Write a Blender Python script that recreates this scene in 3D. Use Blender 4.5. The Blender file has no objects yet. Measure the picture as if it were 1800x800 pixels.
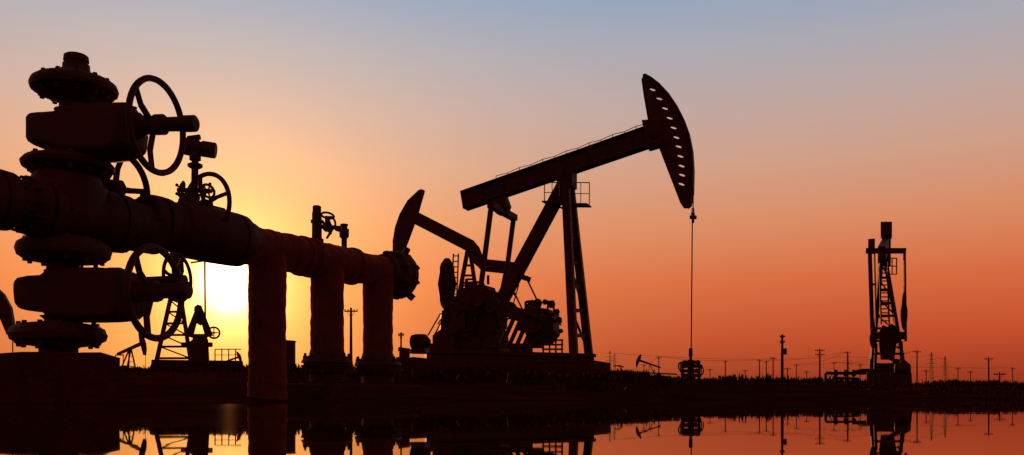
import bpy, math, random
from mathutils import Vector, noise
random.seed(7)
F=1559.0; CZ=0.05; HY=697.0
sc=bpy.context.scene
sc.view_settings.view_transform='Standard'; sc.view_settings.look='None'
sc.view_settings.exposure=0; sc.view_settings.gamma=1
col=sc.collection
V=Vector
UP=V((0,0,1))
def lin(r,g,b):
    f=lambda c:(c/255/12.92) if c/255<=0.04045 else ((c/255+0.055)/1.055)**2.4
    return (f(r),f(g),f(b),1)
def lerp(tab,x):
    if x<=tab[0][0]: return tab[0][1]
    for (a,b),(c,d) in zip(tab,tab[1:]):
        if x<=c:
            t=(x-a)/(c-a); return b+(d-b)*t
    return tab[-1][1]
# ---------------- materials
def mat(name,c1,c2,scale=6,rough=0.7,metal=0.0,bump=0.3,spec=0.3,bscale=None,bdist=0.01,sheen=0):
    m=bpy.data.materials.new(name); m.use_nodes=True
    nt=m.node_tree; N=nt.nodes; L=nt.links; p=N['Principled BSDF']
    tc=N.new('ShaderNodeTexCoord')
    n=N.new('ShaderNodeTexNoise'); n.inputs['Scale'].default_value=scale; n.inputs['Detail'].default_value=8; n.inputs['Roughness'].default_value=0.65
    L.new(tc.outputs['Object'],n.inputs['Vector'])
    r=N.new('ShaderNodeValToRGB'); r.color_ramp.elements[0].position=0.35; r.color_ramp.elements[1].position=0.68
    r.color_ramp.elements[0].color=(*c1,1); r.color_ramp.elements[1].color=(*c2,1)
    L.new(n.outputs['Fac'],r.inputs['Fac']); L.new(r.outputs['Color'],p.inputs['Base Color'])
    p.inputs['Metallic'].default_value=metal; p.inputs['Specular IOR Level'].default_value=spec
    if sheen:
        p.inputs['Sheen Weight'].default_value=sheen; p.inputs['Sheen Roughness'].default_value=.35; p.inputs['Sheen Tint'].default_value=(1,.3,.1,1)
    mr=N.new('ShaderNodeMapRange'); mr.inputs['To Min'].default_value=max(0,rough-0.15); mr.inputs['To Max'].default_value=min(1,rough+0.15)
    L.new(n.outputs['Fac'],mr.inputs['Value']); L.new(mr.outputs['Result'],p.inputs['Roughness'])
    n2=N.new('ShaderNodeTexNoise'); n2.inputs['Scale'].default_value=bscale or scale*5; n2.inputs['Detail'].default_value=6
    L.new(tc.outputs['Object'],n2.inputs['Vector'])
    b=N.new('ShaderNodeBump'); b.inputs['Strength'].default_value=bump; b.inputs['Distance'].default_value=bdist
    L.new(n2.outputs['Fac'],b.inputs['Height']); L.new(b.outputs['Normal'],p.inputs['Normal'])
    return m
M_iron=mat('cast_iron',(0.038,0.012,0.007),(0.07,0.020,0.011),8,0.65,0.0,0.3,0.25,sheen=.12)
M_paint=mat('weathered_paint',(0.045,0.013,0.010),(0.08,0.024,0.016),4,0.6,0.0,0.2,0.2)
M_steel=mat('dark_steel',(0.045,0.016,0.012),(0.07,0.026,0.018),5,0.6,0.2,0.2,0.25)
M_insul=mat('glow_tinted_lagging',(0.085,0.019,0.008),(0.14,0.033,0.013),6,0.85,0.0,0.6,0.25,bscale=22,bdist=0.02,sheen=1.0)  # sun glow painted into the red lagging colour, orange sheen for warm rims
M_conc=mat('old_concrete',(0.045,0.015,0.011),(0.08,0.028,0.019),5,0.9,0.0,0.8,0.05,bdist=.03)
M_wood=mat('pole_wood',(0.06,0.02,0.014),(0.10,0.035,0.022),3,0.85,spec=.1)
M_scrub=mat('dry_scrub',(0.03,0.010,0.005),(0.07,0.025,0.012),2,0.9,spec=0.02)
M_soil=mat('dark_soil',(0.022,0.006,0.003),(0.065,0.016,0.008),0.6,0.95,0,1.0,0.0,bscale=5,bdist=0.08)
mw=bpy.data.materials.new('still_water'); mw.use_nodes=True
nt=mw.node_tree; p=nt.nodes['Principled BSDF']
p.inputs['Base Color'].default_value=(0.014,0.004,0.003,1); p.inputs['Roughness'].default_value=0.015; p.inputs['IOR'].default_value=1.33
tc=nt.nodes.new('ShaderNodeTexCoord'); n=nt.nodes.new('ShaderNodeTexNoise'); n.inputs['Scale'].default_value=2.5; n.inputs['Detail'].default_value=3
b=nt.nodes.new('ShaderNodeBump'); b.inputs['Strength'].default_value=0.06; b.inputs['Distance'].default_value=0.004
nt.links.new(tc.outputs['Object'],n.inputs['Vector']); nt.links.new(n.outputs['Fac'],b.inputs['Height']); nt.links.new(b.outputs['Normal'],p.inputs['Normal'])

# ---------------- mesh builder
def basis(a):
    a=a.normalized(); r=UP if abs(a.z)<0.95 else V((1,0,0))
    u=a.cross(r).normalized(); return a,u,u.cross(a).normalized()
class B:
    def __init__(s): s.v=[]; s.f=[]
    def add(s,vs,fs):
        o=len(s.v); s.v+= [V(q) for q in vs]; s.f+=[[o+i for i in f] for f in fs]; return s
    def lathe(s,o,ax,prof,n=28,wob=0,seed=0):
        a,u,w=basis(V(ax)); o=V(o); vs=[];fs=[]
        for k,(t,r) in enumerate(prof):
            for i in range(n):
                th=2*math.pi*i/n
                rr=r
                if wob: rr=r*(1+wob*noise.noise(V((math.cos(th)*2+seed,math.sin(th)*2,t*14))))
                vs.append(o+a*t+(u*math.cos(th)+w*math.sin(th))*rr)
        for k in range(len(prof)-1):
            for i in range(n):
                j=(i+1)%n; fs.append([k*n+i,k*n+j,(k+1)*n+j,(k+1)*n+i])
        fs.append(list(range(n))[::-1]); fs.append([(len(prof)-1)*n+i for i in range(n)])
        return s.add(vs,fs)
    def tube(s,p1,p2,r1,r2=None,n=12):
        p1=V(p1);p2=V(p2); return s.lathe(p1,p2-p1,[(0,r1),((p2-p1).length,r1 if r2 is None else r2)],n)
    def torus(s,c,nrm,R,r,n=48,m=10):
        a,u,w=basis(V(nrm)); c=V(c); vs=[];fs=[]
        for i in range(n):
            th=2*math.pi*i/n; d=u*math.cos(th)+w*math.sin(th)
            for j in range(m):
                ph=2*math.pi*j/m; vs.append(c+d*(R+r*math.cos(ph))+a*r*math.sin(ph))
        for i in range(n):
            for j in range(m):
                fs.append([i*m+j,((i+1)%n)*m+j,((i+1)%n)*m+(j+1)%m,i*m+(j+1)%m])
        return s.add(vs,fs)
    def bar(s,p1,p2,w,h,side=None,w2=None,h2=None):
        p1=V(p1);p2=V(p2);a=(p2-p1).normalized()
        if side is None: a,u,k=basis(a)
        else: u=V(side); u=(u-a*u.dot(a)).normalized(); k=u.cross(a).normalized()
        w2=w if w2 is None else w2; h2=h if h2 is None else h2
        vs=[]
        for P,W,H in ((p1,w,h),(p2,w2,h2)):
            for x,y in ((-1,-1),(1,-1),(1,1),(-1,1)): vs.append(P+u*x*W/2+k*y*H/2)
        return s.add(vs,[[0,1,2,3],[7,6,5,4],[0,4,5,1],[1,5,6,2],[2,6,7,3],[3,7,4,0]])
    def prism(s,pts,e):
        n=len(pts); e=V(e)
        vs=[V(q)-e for q in pts]+[V(q)+e for q in pts]
        return s.add(vs,[list(range(n)),[n+i for i in range(n)][::-1]]+[[i,i+n,(i+1)%n+n,(i+1)%n] for i in range(n)])
    def loft(s,pts,centre,e,prof=((-1,.62),(-.86,.84),(-.5,.97),(0,1),(.5,.97),(.86,.84),(1,.62))):
        # cast body: outline swells to full size in the middle of its depth
        e=V(e); n=len(pts); vs=[];fs=[]; R=min((V(q)-centre).length for q in pts)
        for t,k in prof:
            for q in pts:
                d=V(q)-centre; l=d.length; d2=d*((l-R*(1-k)*.55)/l)
                vs.append(centre+d2+e*t)
        for j in range(len(prof)-1):
            for i in range(n): fs.append([j*n+i,j*n+(i+1)%n,(j+1)*n+(i+1)%n,(j+1)*n+i])
        fs.append(list(range(n))[::-1]); fs.append([(len(prof)-1)*n+i for i in range(n)])
        return s.add(vs,fs)
    def ball(s,c,r,sx=1,sy=1,sz=1,n=16):
        vs=[];fs=[];m=n//2
        for i in range(m+1):
            ph=math.pi*i/m
            for j in range(n):
                th=2*math.pi*j/n; vs.append(V(c)+V((math.sin(ph)*math.cos(th)*sx,math.sin(ph)*math.sin(th)*sy,math.cos(ph)*sz))*r)
        for i in range(m):
            for j in range(n): fs.append([i*n+j,i*n+(j+1)%n,(i+1)*n+(j+1)%n,(i+1)*n+j])
        return s.add(vs,fs)
    def bolts(s,c,ax,R,n,r,l,ph=0):
        a,u,w=basis(V(ax)); c=V(c)
        for i in range(n):
            th=2*math.pi*i/n+ph; q=c+(u*math.cos(th)+w*math.sin(th))*R
            s.lathe(q-a*l/2,a,[(0,r*.55),(l*.12,r*.62),(l*.13,r),(l*.3,r),(l*.31,r*.6),(l*.69,r*.6),(l*.70,r),(l*.87,r),(l*.88,r*.62),(l,r*.55)],6)
        return s
    def out(s,name,parent,m,bevel=0,label=None):
        me=bpy.data.meshes.new(name); me.from_pydata([tuple(q) for q in s.v],[],s.f); me.validate()
        return finish(me,name,parent,m,bevel,label)
def finish(me,name,parent,m,bevel=0,label=None):
    import bmesh
    bm=bmesh.new(); bm.from_mesh(me); bmesh.ops.recalc_face_normals(bm,faces=bm.faces); bm.to_mesh(me); bm.free()
    for q in me.polygons: q.use_smooth=True
    me.set_sharp_from_angle(angle=math.radians(35))
    me.materials.clear(); me.materials.append(m)
    o=bpy.data.objects.new(name,me); col.objects.link(o)
    if parent: o.parent=parent
    if bevel:
        b=o.modifiers.new('bevel','BEVEL'); b.width=bevel; b.segments=3; b.limit_method='ANGLE'; b.angle_limit=math.radians(35)
    if label: o['label']=label
    return o
def thing(name,loc,label,cat,group=None):
    e=bpy.data.objects.new(name,None); e.empty_display_size=0.3; e.location=loc; col.objects.link(e)
    e['label']=label; e['category']=cat
    if group: e['group']=group
    return e
def tag(o,label,cat,group=None):
    o['label']=label;o['category']=cat
    if group:o['group']=group
# side-elevation drawing plane of a machine standing at distance d, turned by a degrees
class Fr:
    def __init__(s,px,d,a=0,z=0.0):
        s.O=V(((px-900)/F*d,d,z)); a=math.radians(a)
        s.ex=V((math.cos(a),-math.sin(a),0)); s.ey=V((math.sin(a),math.cos(a),0)); s.m=d/F
    def p(s,px,py,yl=0):
        D=V(((px-900)/F,1,(HY-py)/F)); C=V((0,0,CZ))
        k=(s.O+s.ey*yl-C).dot(s.ey)/D.dot(s.ey)
        return C+D*k-s.O
    def pp(s,pts,yl=0): return [s.p(x,y,yl) for x,y in pts]
# ---------------- terrain
ETAB=[(0,.0285),(700,.0265),(1050,.0215),(1250,.0165),(1500,.0115),(1800,.009)]
STAB=[(0,5.6),(380,5.8),(500,7.9),(750,8.3),(1000,10),(1300,13),(1800,13)]
def ground_z(x,y):
    if y<1: px=900 if abs(x)<2 else (0 if x<0 else 1800)
    else: px=900+F*x/y
    px=min(1800,max(0,px))
    e=lerp(ETAB,px); s=lerp(STAB,px)+0.5*noise.noise(V((x*0.35,y*0.2,3)))
    if y<s: return -0.02-min(0.6,(s-y)*0.12)
    t=min(1,(y-s)/7); k=t*t*(3-2*t)
    yy=y if y<60 else 60+(y-60)*0.5
    z=0.015+(CZ+e*yy-0.015)*k
    nz=noise.noise(V((x*0.22,y*0.22,0)))*0.6+noise.noise(V((x*0.9,y*0.9,5)))*0.35+noise.noise(V((x*2.3,y*2.3,9)))*0.15
    z+=nz*min(0.18,0.006*y)*min(1,(y-s)/3)
    z=max(z,0.004)
    return z
def build_ground():
    ys=[-200,-80,-30,-10,0,2,3,4]+[5+0.25*i for i in range(60)]+[20+1.0*i for i in range(60)]+[80+5*i for i in range(24)]+[200,250,320,420,600,900,1400,2200,3500,6000]
    nc=300; vs=[];fs=[]
    for y in ys:
        for i in range(nc+1):
            t=-1+2*i/nc; x=t*(6+abs(y)*0.75)*(1 if abs(t)<.9 else 1+(abs(t)-.9)*40)
            vs.append((x,y,ground_z(x,y)))
    for j in range(len(ys)-1):
        for i in range(nc): fs.append([j*(nc+1)+i,j*(nc+1)+i+1,(j+1)*(nc+1)+i+1,(j+1)*(nc+1)+i])
    b=B(); b.v=[V(q) for q in vs]; b.f=fs
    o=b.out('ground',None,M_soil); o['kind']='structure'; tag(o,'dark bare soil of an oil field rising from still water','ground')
build_ground()
b=B(); b.add([(-1500,-300,0),(1500,-300,0),(1500,70,0),(-1500,70,0)],[[0,1,2,3]])
o=b.out('water',None,mw); o['kind']='structure'; tag(o,'mirror-still dark water reflecting the sunset','water')

def handwheel(parent,c,nrm,R,r,spokes=3,ph=0,mat_=M_iron,name='handwheel'):
    b=B(); b.torus(c,nrm,R,r); a,u,w=basis(V(nrm)); c=V(c)
    hub=c-a*r*1.0
    for i in range(spokes):
        th=ph+2*math.pi*i/spokes; d=u*math.cos(th)+w*math.sin(th)
        b.tube(hub,c+d*R*0.55-a*r*1.5,r*0.95,n=8); b.tube(c+d*R*0.55-a*r*1.5,c+d*R,r*0.9,n=8)
    b.lathe(c,a,[(-2.6*r,1.6*r),(-2.2*r,2.4*r),(1.4*r,2.4*r),(1.8*r,1.6*r)],16)
    return b.out(name,parent,mat_)

# ================= WELLHEAD TREE =================
W=Fr(134,6.5,12,0.0); m=W.m
BASEZ=0.34
wh=thing('wellhead_tree',W.O,'rusty wellhead tree with stacked valves and round handwheels','wellhead')
def vl(ax,prof,name,mt=M_iron,nuts=None,n=32):
    b=B(); y0=prof[0][1]; top=W.p(ax,y0); zs=[(W.p(ax,y).z-top.z,r*m) for r,y in prof]
    o=V((top.x,top.y,top.z)); b.lathe(o,-UP,[(-z,r) for z,r in zs],n)
    if nuts:
        R,ya,yb,k,rr=nuts; za=W.p(ax,ya).z; zb=W.p(ax,yb).z
        b.bolts(V((top.x,top.y,(za+zb)/2)),UP,R*m,k,rr*m,za-zb,0.0)
    return b.out(name,wh,mt)
vl(134,[(17,97),(20,99),(21,108),(18,110),(18,113),(22,114),(23,126),(26,131)],'cap')
vl(131,[(24,125),(28,129),(38,133),(46,136),(60,141),(69,147),(72,155),(70,162),(60,168),(48,173),(36,177),(28,181)],'flange',nuts=(57,138,173,12,7))
vl(130,[(28,176),(24,180),(24,192),(32,196)],'spool')
def valve(ol,th,yc,x_b,x_w,x_e,hb,hs,R,ph,rim=5.6):
    pts=[q+W.ey*th*.7 for q in W.pp(ol,-th*.7)]; xs=[q.dot(W.ex) for q in pts]; zs=[q.z for q in pts]
    cen=W.ex*((min(xs)+max(xs))/2)+UP*((min(zs)+max(zs))/2)
    b=B(); b.loft(pts,cen,W.ey*th); vb=b.out('valve_body',wh,M_iron,bevel=0.02)
    b=B(); p0=W.p(x_b-60,yc); p1=W.p(x_b,yc)
    L=(p1-p0).length
    b.lathe(p0,p1-p0,[(0,hb*m*.9),(L*.45,hb*m*.92),(L*.5,hb*m*1.02),(L*.6,hb*m*1.08),(L*.85,hb*m*1.08),(L*.95,hb*m*1.0),(L,hb*m*.85)],28)
    b.bolts(p0+(p1-p0)*.72,p1-p0,hb*m*.93,12,.016,L*.62,.2)
    bn=b.out('bonnet',vb,M_iron)
    b=B(); s0=p1; s1=W.p(x_e,yc-4); d=s1-s0; Ls=d.length
    b.lathe(s0,d,[(0,hs*m*1.9),(Ls*.12,hs*m*1.7),(Ls*.16,hs*m*1.3),(Ls*.36,hs*m*1.15),(Ls*.38,hs*m*1.35),(Ls*.5,hs*m*1.35),(Ls*.52,hs*m*.95),(Ls*.8,hs*m*.95),(Ls*.82,hs*m*1.08),(Ls*.98,hs*m*1.08),(Ls,hs*m*.85)],20)
    b.out('stem',vb,M_iron)
    handwheel(vb,W.p(x_w,yc+1),d,R*m*1.0,rim*m,3,ph)
    return vb
valve([(47,226),(47,208),(52,200),(66,198),(80,197),(96,195),(108,190),(122,184),(140,180),(165,180),(185,180),(200,181),(216,188),(222,222),(218,252),(206,262),(186,268),(160,272),(130,272),(104,270),(92,262),(80,256),(66,255),(52,254),(47,244)],.18,221,232,276,345,36,13,78,2.75)
vl(124,[(27,262),(23,266),(23,274),(28,277)],'spool')
vl(120,[(26,270),(38,275),(56,278),(70,283),(76,290),(74,297),(64,303),(46,308),(40,311)],'flange',nuts=(60,276,309,12,7))
b=B(); c0=W.p(118,303); c1=W.p(114,424); Lc=(c1-c0).length
b.lathe(c0,c1-c0,[(0,42*m),(.03,54*m),(.08,58*m),(.10,66*m),(.22,70*m),(.36,68*m),(.38,58*m),(.45,52*m),(Lc,40*m)],32)
b.out('cross_body',wh,M_iron)
vl(113,[(34,412),(46,418),(64,423),(75,431),(78,441),(75,451),(64,458),(36,462)],'flange',nuts=(61,420,463,12,7))
vl(111,[(34,458),(27,464),(27,474),(32,478)],'spool')
valve([(25,514),(25,496),(32,488),(50,484),(72,482),(82,474),(100,470),(130,468),(165,468),(200,470),(215,477),(220,512),(216,548),(204,560),(180,563),(150,564),(115,564),(84,561),(74,548),(56,546),(36,545),(27,534)],.18,514,220,273,333,40,14,78,0.8,6.2)
vl(107,[(34,556),(27,562),(27,569),(36,572)],'spool')
vl(103,[(36,567),(62,571),(76,578),(80,588),(77,598),(62,606),(36,610),(32,612),(32,620),(54,622),(54,634)],'flange',nuts=(62,567,611,12,7))
b=B(); q=W.p(150,338,.12); q2=W.p(150,338,.62); b.lathe(q,q2-q,[(0,.13),(.2,.13),(.22,.17),(.28,.17),(.3,.12),(.5,.12)],24)
e1=W.p(95,330,.55); e2=W.p(214,328,.55); b.lathe(e1,e2-e1,[(0,.08),(.05,.14),(.34,.14),(.38,.07),((e2-e1).length,.05)],24)
b.ball(W.p(174,300,.4),.10)
vb=b.out('valve_body',wh,M_iron)
handwheel(vb,W.p(206,332,.55),(e2-e1).normalized()+V((0,-.25,0)),.30,.026,5,.5)
b=B(); q=W.p(150,505,.0); q2=W.p(150,505,.75); b.lathe(q,q2-q,[(0,.1),(.5,.1),(.52,.14),(.7,.14),(.75,.1)],24)
e1=W.p(120,505,.7); e2=W.p(326,492,.7); b.lathe(e1,e2-e1,[(0,.08),(.05,.12),(.35,.12),(.38,.05),((e2-e1).length,.04)],24)
vb=b.out('valve_body',wh,M_iron)
handwheel(vb,W.p(312,488,.7),e2-e1,.19,.015,4,.2)

b=B(); rnd=random.Random(5)
xs=[-2.60-.13*i for i in range(31)]
fr=[];bk=[]
for i,x in enumerate(xs):
    dz=rnd.uniform(-.012,.008) - (.035 if i==0 else 0); fr.append((x,5.88+rnd.uniform(-.01,.01),BASEZ+dz)); bk.append((x-.54,7.0,BASEZ+dz*.5))
n=len(xs); vs=fr+bk+[(x,5.88-.03,-.3) for x in xs]+[(x-.54,7.0,-.3) for x in xs]; fs=[]
for i in range(n-1):
    fs+= [[i,i+1,n+i+1,n+i],[i,i+1,2*n+i+1,2*n+i],[n+i,n+i+1,3*n+i+1,3*n+i],[2*n+i,2*n+i+1,3*n+i+1,3*n+i]]
fs+=[[0,n,3*n,2*n],[n-1,2*n-1,4*n-1,3*n-1]]
b.add(vs,fs); o=b.out('concrete_block',None,M_conc)
tag(o,'weathered low concrete block at the water edge under a wellhead','concrete block')

# ================= PIPELINE =================
PD=V((.4716,.882,0)).normalized(); PN=V((PD.y,-PD.x,0))
PO=V((W.O.x,6.5,0)); PZ=1.418
pl=thing('oil_pipeline',PO,'thick lagged oil pipeline with flanges on vertical riser pipes','pipeline')
def PT(t,up=0,side=0): return PD*t+PN*side+UP*(PZ+up)
b=B()
b.lathe(PT(0,-.04),PD,[(-1.1,.165),(-.74,.165),(-.73,.20),(-.64,.205),(-.635,.185),(-.615,.185),(-.61,.205),(-.52,.20),(-.51,.165),(-.40,.165),(-.38,.20),(-.31,.215),(-.305,.19),(-.285,.19),(-.28,.215),(-.2,.21),(-.19,.185),(0,.20),(.15,.205),(.17,.225),(.27,.228),(.275,.205),(.295,.205),(.30,.228),(.40,.222),(.42,.19),(.7,.19)],36)
b.bolts(PT(-.295,-.04),PD,.19,12,.02,.26); b.bolts(PT(-.625,-.04),PD,.18,12,.02,.28); b.bolts(PT(.285,-.04),PD,.203,12,.02,.30)
b.out('spool',pl,M_iron)
b=B(); b.lathe(PT(0,.02),PD,[(.58,.19),(.60,.215),(.67,.222),(.675,.195),(.70,.195),(.705,.222),(.78,.218),(.80,.185),(.90,.185),(.92,.215),(.98,.232),(1.3,.238),(1.48,.236),(1.49,.215),(1.51,.215),(1.52,.236),(1.60,.23),(1.64,.2),(1.72,.185)],36)
b.bolts(PT(.69,.02),PD,.20,12,.018,.26); b.bolts(PT(1.5,.02),PD,.215,12,.02,.24)
vb=b.out('valve_body',pl,M_iron)
b=B(); b.lathe(PT(1.0,.24),PD,[(0,.09),(.08,.09),(.09,.05),(.3,.04),(.42,.04)],16); b.tube(PT(1.06,.05),PT(1.06,.27),.07); b.out('stem',vb,M_iron)
handwheel(vb,PT(1.235,.27),PD,.265,.02,4,.3)
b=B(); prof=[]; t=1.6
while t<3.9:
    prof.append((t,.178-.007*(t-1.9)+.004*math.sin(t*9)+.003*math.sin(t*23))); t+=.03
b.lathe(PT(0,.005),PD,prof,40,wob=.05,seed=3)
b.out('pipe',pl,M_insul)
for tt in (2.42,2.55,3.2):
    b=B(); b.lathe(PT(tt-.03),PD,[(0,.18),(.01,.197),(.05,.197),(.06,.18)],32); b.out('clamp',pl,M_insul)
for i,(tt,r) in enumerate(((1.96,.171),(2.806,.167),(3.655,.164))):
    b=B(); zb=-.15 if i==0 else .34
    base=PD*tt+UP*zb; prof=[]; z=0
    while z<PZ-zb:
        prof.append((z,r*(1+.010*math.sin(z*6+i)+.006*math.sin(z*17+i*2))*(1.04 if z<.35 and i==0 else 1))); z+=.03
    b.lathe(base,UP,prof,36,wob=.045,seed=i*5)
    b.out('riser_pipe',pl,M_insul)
    if i:
        b=B(); b.lathe(PD*tt+UP*.2,UP,[(0,.17),(.08,.175),(.09,.22),(.13,.25),(.165,.26),(.17,.235),(.185,.235),(.19,.26),(.22,.25),(.25,.21),(.27,.18),(.32,.17)],32)
        b.bolts(PD*tt+UP*.375,UP,.225,12,.022,.22); b.out('flange',pl,M_iron)
b=B(); b.lathe(PT(0),PD,[(3.72,.17),(3.74,.21),(3.80,.215),(3.82,.19),(3.86,.20),(3.88,.26),(3.95,.27),(3.97,.245),(3.99,.245),(4.0,.265),(4.07,.26),(4.09,.19),(4.12,.12)],40)
b.bolts(PT(3.97),PD,.238,9,.034,.30,.35); b.tube(PT(4.0,.2,.1),PT(4.05,.3,.12),.035); b.tube(PT(4.0,-.2,.14),PT(4.05,-.27,.2),.04); b.out('flange',pl,M_iron)
def facing(t):
    P=PO+PT(t); f=Fr(900+F*P.x/P.y,P.y,0,0); return f,(f.O-PO)
def off(f,o,px,py,yl=0): return f.p(px,py,yl)+o
f,o_=facing(2.65); q=lambda x,y,yl=0: off(f,o_,x,y,yl); k=f.m
b=B(); b.lathe(q(557,440),UP,[(0,9*k),((q(557,376)-q(557,440)).z,8.5*k),(.375,8.5*k)],16)
b.lathe(q(557,378),UP,[(0,5*k),(3*k,5*k),(4*k,7.5*k),(15*k,7.5*k),(16.5*k,5*k)],14)
b.lathe(q(557,426),UP,[(0,12*k),(6*k,12*k)],8); b.lathe(q(557,392),UP,[(0,11*k),(5*k,11*k)],8)
st=b.out('standpipe',pl,M_steel)
b=B(); b.tube(q(560,398),q(600,401),4*k); b.tube(q(575,398),q(575,380),4*k); b.ball(q(575,399),9*k); b.tube(q(582,412),q(566,388),2.5*k)
b.torus(q(576,379),V((.1,.3,1)),11*k,2*k,20,6); b.torus(q(580,410),V((.8,.2,-.5)),10*k,2*k,20,6); b.torus(q(584,390),V((.9,-.4,.2)),9*k,2*k,20,6); b.out('needle_valve',st,M_iron)
f,o_=facing(3.07)
b=B(); b.tube(q(605,450),q(605,420),5*f.m); b.lathe(q(605,420),UP,[(0,5*k),(4*k,9*k),(18*k,9*k),(19*k,6*k),(24*k,6*k),(25*k,8*k),(27*k,7*k)],12)
b.tube(q(590,403),q(605,408),3*k); b.out('standpipe',pl,M_steel)
f,o_=facing(1.108); k=f.m
b=B(); b.tube(q(341,385),q(343,278),6*k); b.lathe(q(343,296),UP,[(0,9*k),(3*k,13*k),(7*k,13*k),(9*k,8*k)],12); b.lathe(q(341,350),UP,[(0,11*k),(9*k,11*k)],8)
b.tube(q(312,334),q(372,336),4*k); b.ball(q(341,335),9*k)
ins=b.out('instrument_stem',pl,M_steel)
b=B(); b.lathe(q(319,256),V((1,0.15,-.12)),[(0,12*k),(2*k,15*k),(28*k,16*k),(30*k,12*k),(34*k,12*k),(35*k,14*k),(57*k,14*k),(59*k,12*k)],20); b.tube(q(343,282),q(343,262),10*k); b.tube(q(330,244),q(352,241),5*k)
b.out('pressure_transmitter',ins,M_steel,bevel=.004)
for px,py,s in ((319,333,-1),(366,336,1)):
    b=B(); b.torus(q(px,py),V((.75*s,-.6,.2)),12*k,2.6*k,20,6)
    for i in range(5):
        a=2*math.pi*i/5; b.tube(q(px,py),q(px+9*math.cos(a),py+12*math.sin(a)),1.6*k,n=6); b.ball(q(px+10*math.cos(a),py+13*math.sin(a)),3.2*k,n=8)
    b.ball(q(px,py),5*k,n=8)
    b.out('needle_valve',ins,M_iron)
b=B()
b.bar(PO+PD*2.5,PO+PD*4.1,.60,.36,side=PN); o=b.out('concrete_block',None,M_conc,bevel=.03)
tag(o,'low concrete footing under the bolted pipe risers','concrete block')

def slotted(fr,outline,holes,yl,half,name,parent,mt):
    def xz(p): 
        w=fr.p(p[0],p[1],yl); return (w.dot(fr.ex),w.z)
    cu=bpy.data.curves.new('tmp','CURVE'); cu.dimensions='2D'; cu.fill_mode='BOTH'; cu.extrude=half
    for pts in [outline]+holes:
        sp=cu.splines.new('POLY'); sp.points.add(len(pts)-1)
        for i,p_ in enumerate(pts):
            x,z=xz(p_); sp.points[i].co=(x,z,0,1)
        sp.use_cyclic_u=True
    ob=bpy.data.objects.new('tmp',cu); col.objects.link(ob); bpy.context.view_layer.update()
    me=bpy.data.meshes.new_from_object(ob.evaluated_get(bpy.context.evaluated_depsgraph_get()))
    bpy.data.objects.remove(ob)
    for v in me.vertices:
        a,b_,c=v.co; v.co=fr.ex*a+fr.ey*(c+yl)+UP*b_
    return finish(me,name,parent,mt,0)
# ================= MAIN PUMPJACK =================
gz=ground_z((1000-900)/F*30,30)
A=Fr(1000,30,20,gz-.05); P=A.p; ey=A.ey
pj=thing('pumpjack',A.O,'large dark pumpjack with slotted horse head raised high','pumpjack','pumpjacks in the oil field')
b=B(); tl,bl,br,tr=P(813,338),P(818,369),P(1157,253),P(1151,219)
b.prism([tl,bl,br,tr],ey*.10)
ax=(br-bl).normalized()
for a_,c_ in ((tl,tr),(bl,br)):
    sgn=-1 if a_ is tl else 1
    n_=(tl-bl).normalized()
    b.prism([a_,a_+n_*sgn*.06,c_+n_*sgn*.06,c_],ey*.24)
for i in range(1,9):
    t=i/9; b.bar(tl.lerp(tr,t),bl.lerp(br,t),.42,.03,side=ey)
b.prism([tl,bl,bl+ax*.04,tl+ax*.04],ey*.24)
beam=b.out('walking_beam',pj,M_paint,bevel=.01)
b=B()
for yl in (-.2,.2):
    prev=None
    for i in range(14):
        x=872+i*20.5; y=338+(x-813)*(219-338)/(1151-813)
        base=P(x,y,yl); top=base+V((0,0,.12 if i%2 else .16)); b.tube(base-V((0,0,.04)),top,.014,n=6)
        if prev: b.tube(prev,top,.011,n=6)
        prev=top
b.out('grease_line',beam,M_steel)
holes=[]
for (x,y) in ((1147,158),(1159,174),(1169,191),(1177,208),(1184,225),(1189,242),(1193,258),(1196,275),(1198,292),(1199,308),(1198,324)):
    holes.append([(x+5.8*math.cos(t),y+2.2*math.sin(t)+2.0*math.cos(t)) for t in [2*math.pi*i/12 for i in range(12)]])
arc=[(1131,134),(1136,132),(1147,138),(1161,149),(1177,166),(1192,188),(1203,210),(1212,235),(1218,265),(1220,300),(1219,340),(1215,361),(1209,366)]
hh=slotted(A,[(1128,141)]+arc+[(1202,366),(1196,357),(1157,256),(1140,216),(1132,170)],holes,0,.06,'horse_head',pj,M_paint)
b=B()
for (p1,p2) in zip(arc,arc[1:]):
    u1=P(*p1);u2=P(*p2); nn=ey.cross((u2-u1).normalized()); nn*= .04
    b.prism([u1,u2,u2+nn,u1+nn],ey*.17)
b.out('curved_face',hh,M_paint)
b=B(); b.prism([P(1130,214),P(1160,212),P(1166,256),P(1140,264)],ey*.22); b.tube(P(1150,236,-.3),P(1150,236,.3),.12); b.out('head_pin',hh,M_iron,bevel=.02)
b=B()
b.bar(P(996,316),P(862,566),.46,.36,side=ey,w2=.52,h2=.36)
for s,(xt,xb) in ((-1,(994,1009)),(1,(1001,1036))):
    b.bar(P(xt,316,s*.22),P(xb,632,s*.95),.24,.26,side=ey)
for y in (378,420,462,504,546,590):
    t=(y-316)/316
    b.bar(P(994+15*t,y,-.22-.73*t),P(1001+35*t,y,.22+.73*t),.08,.13)
for y,y2 in ((378,462),(462,546),(546,620)):
    t=(y-316)/316; t2=(y2-316)/316
    b.bar(P(994+15*t,y,-.22-.73*t),P(1001+35*t2,y2,.22+.73*t2),.07,.07)
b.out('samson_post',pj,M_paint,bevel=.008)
b=B(); b.tube(P(995,309,-.4),P(995,309,.4),.17,n=20); b.prism([P(982,304),P(1010,300),P(1010,330),P(984,334)],ey*.32); b.out('centre_bearing',pj,M_iron,bevel=.02)
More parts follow.
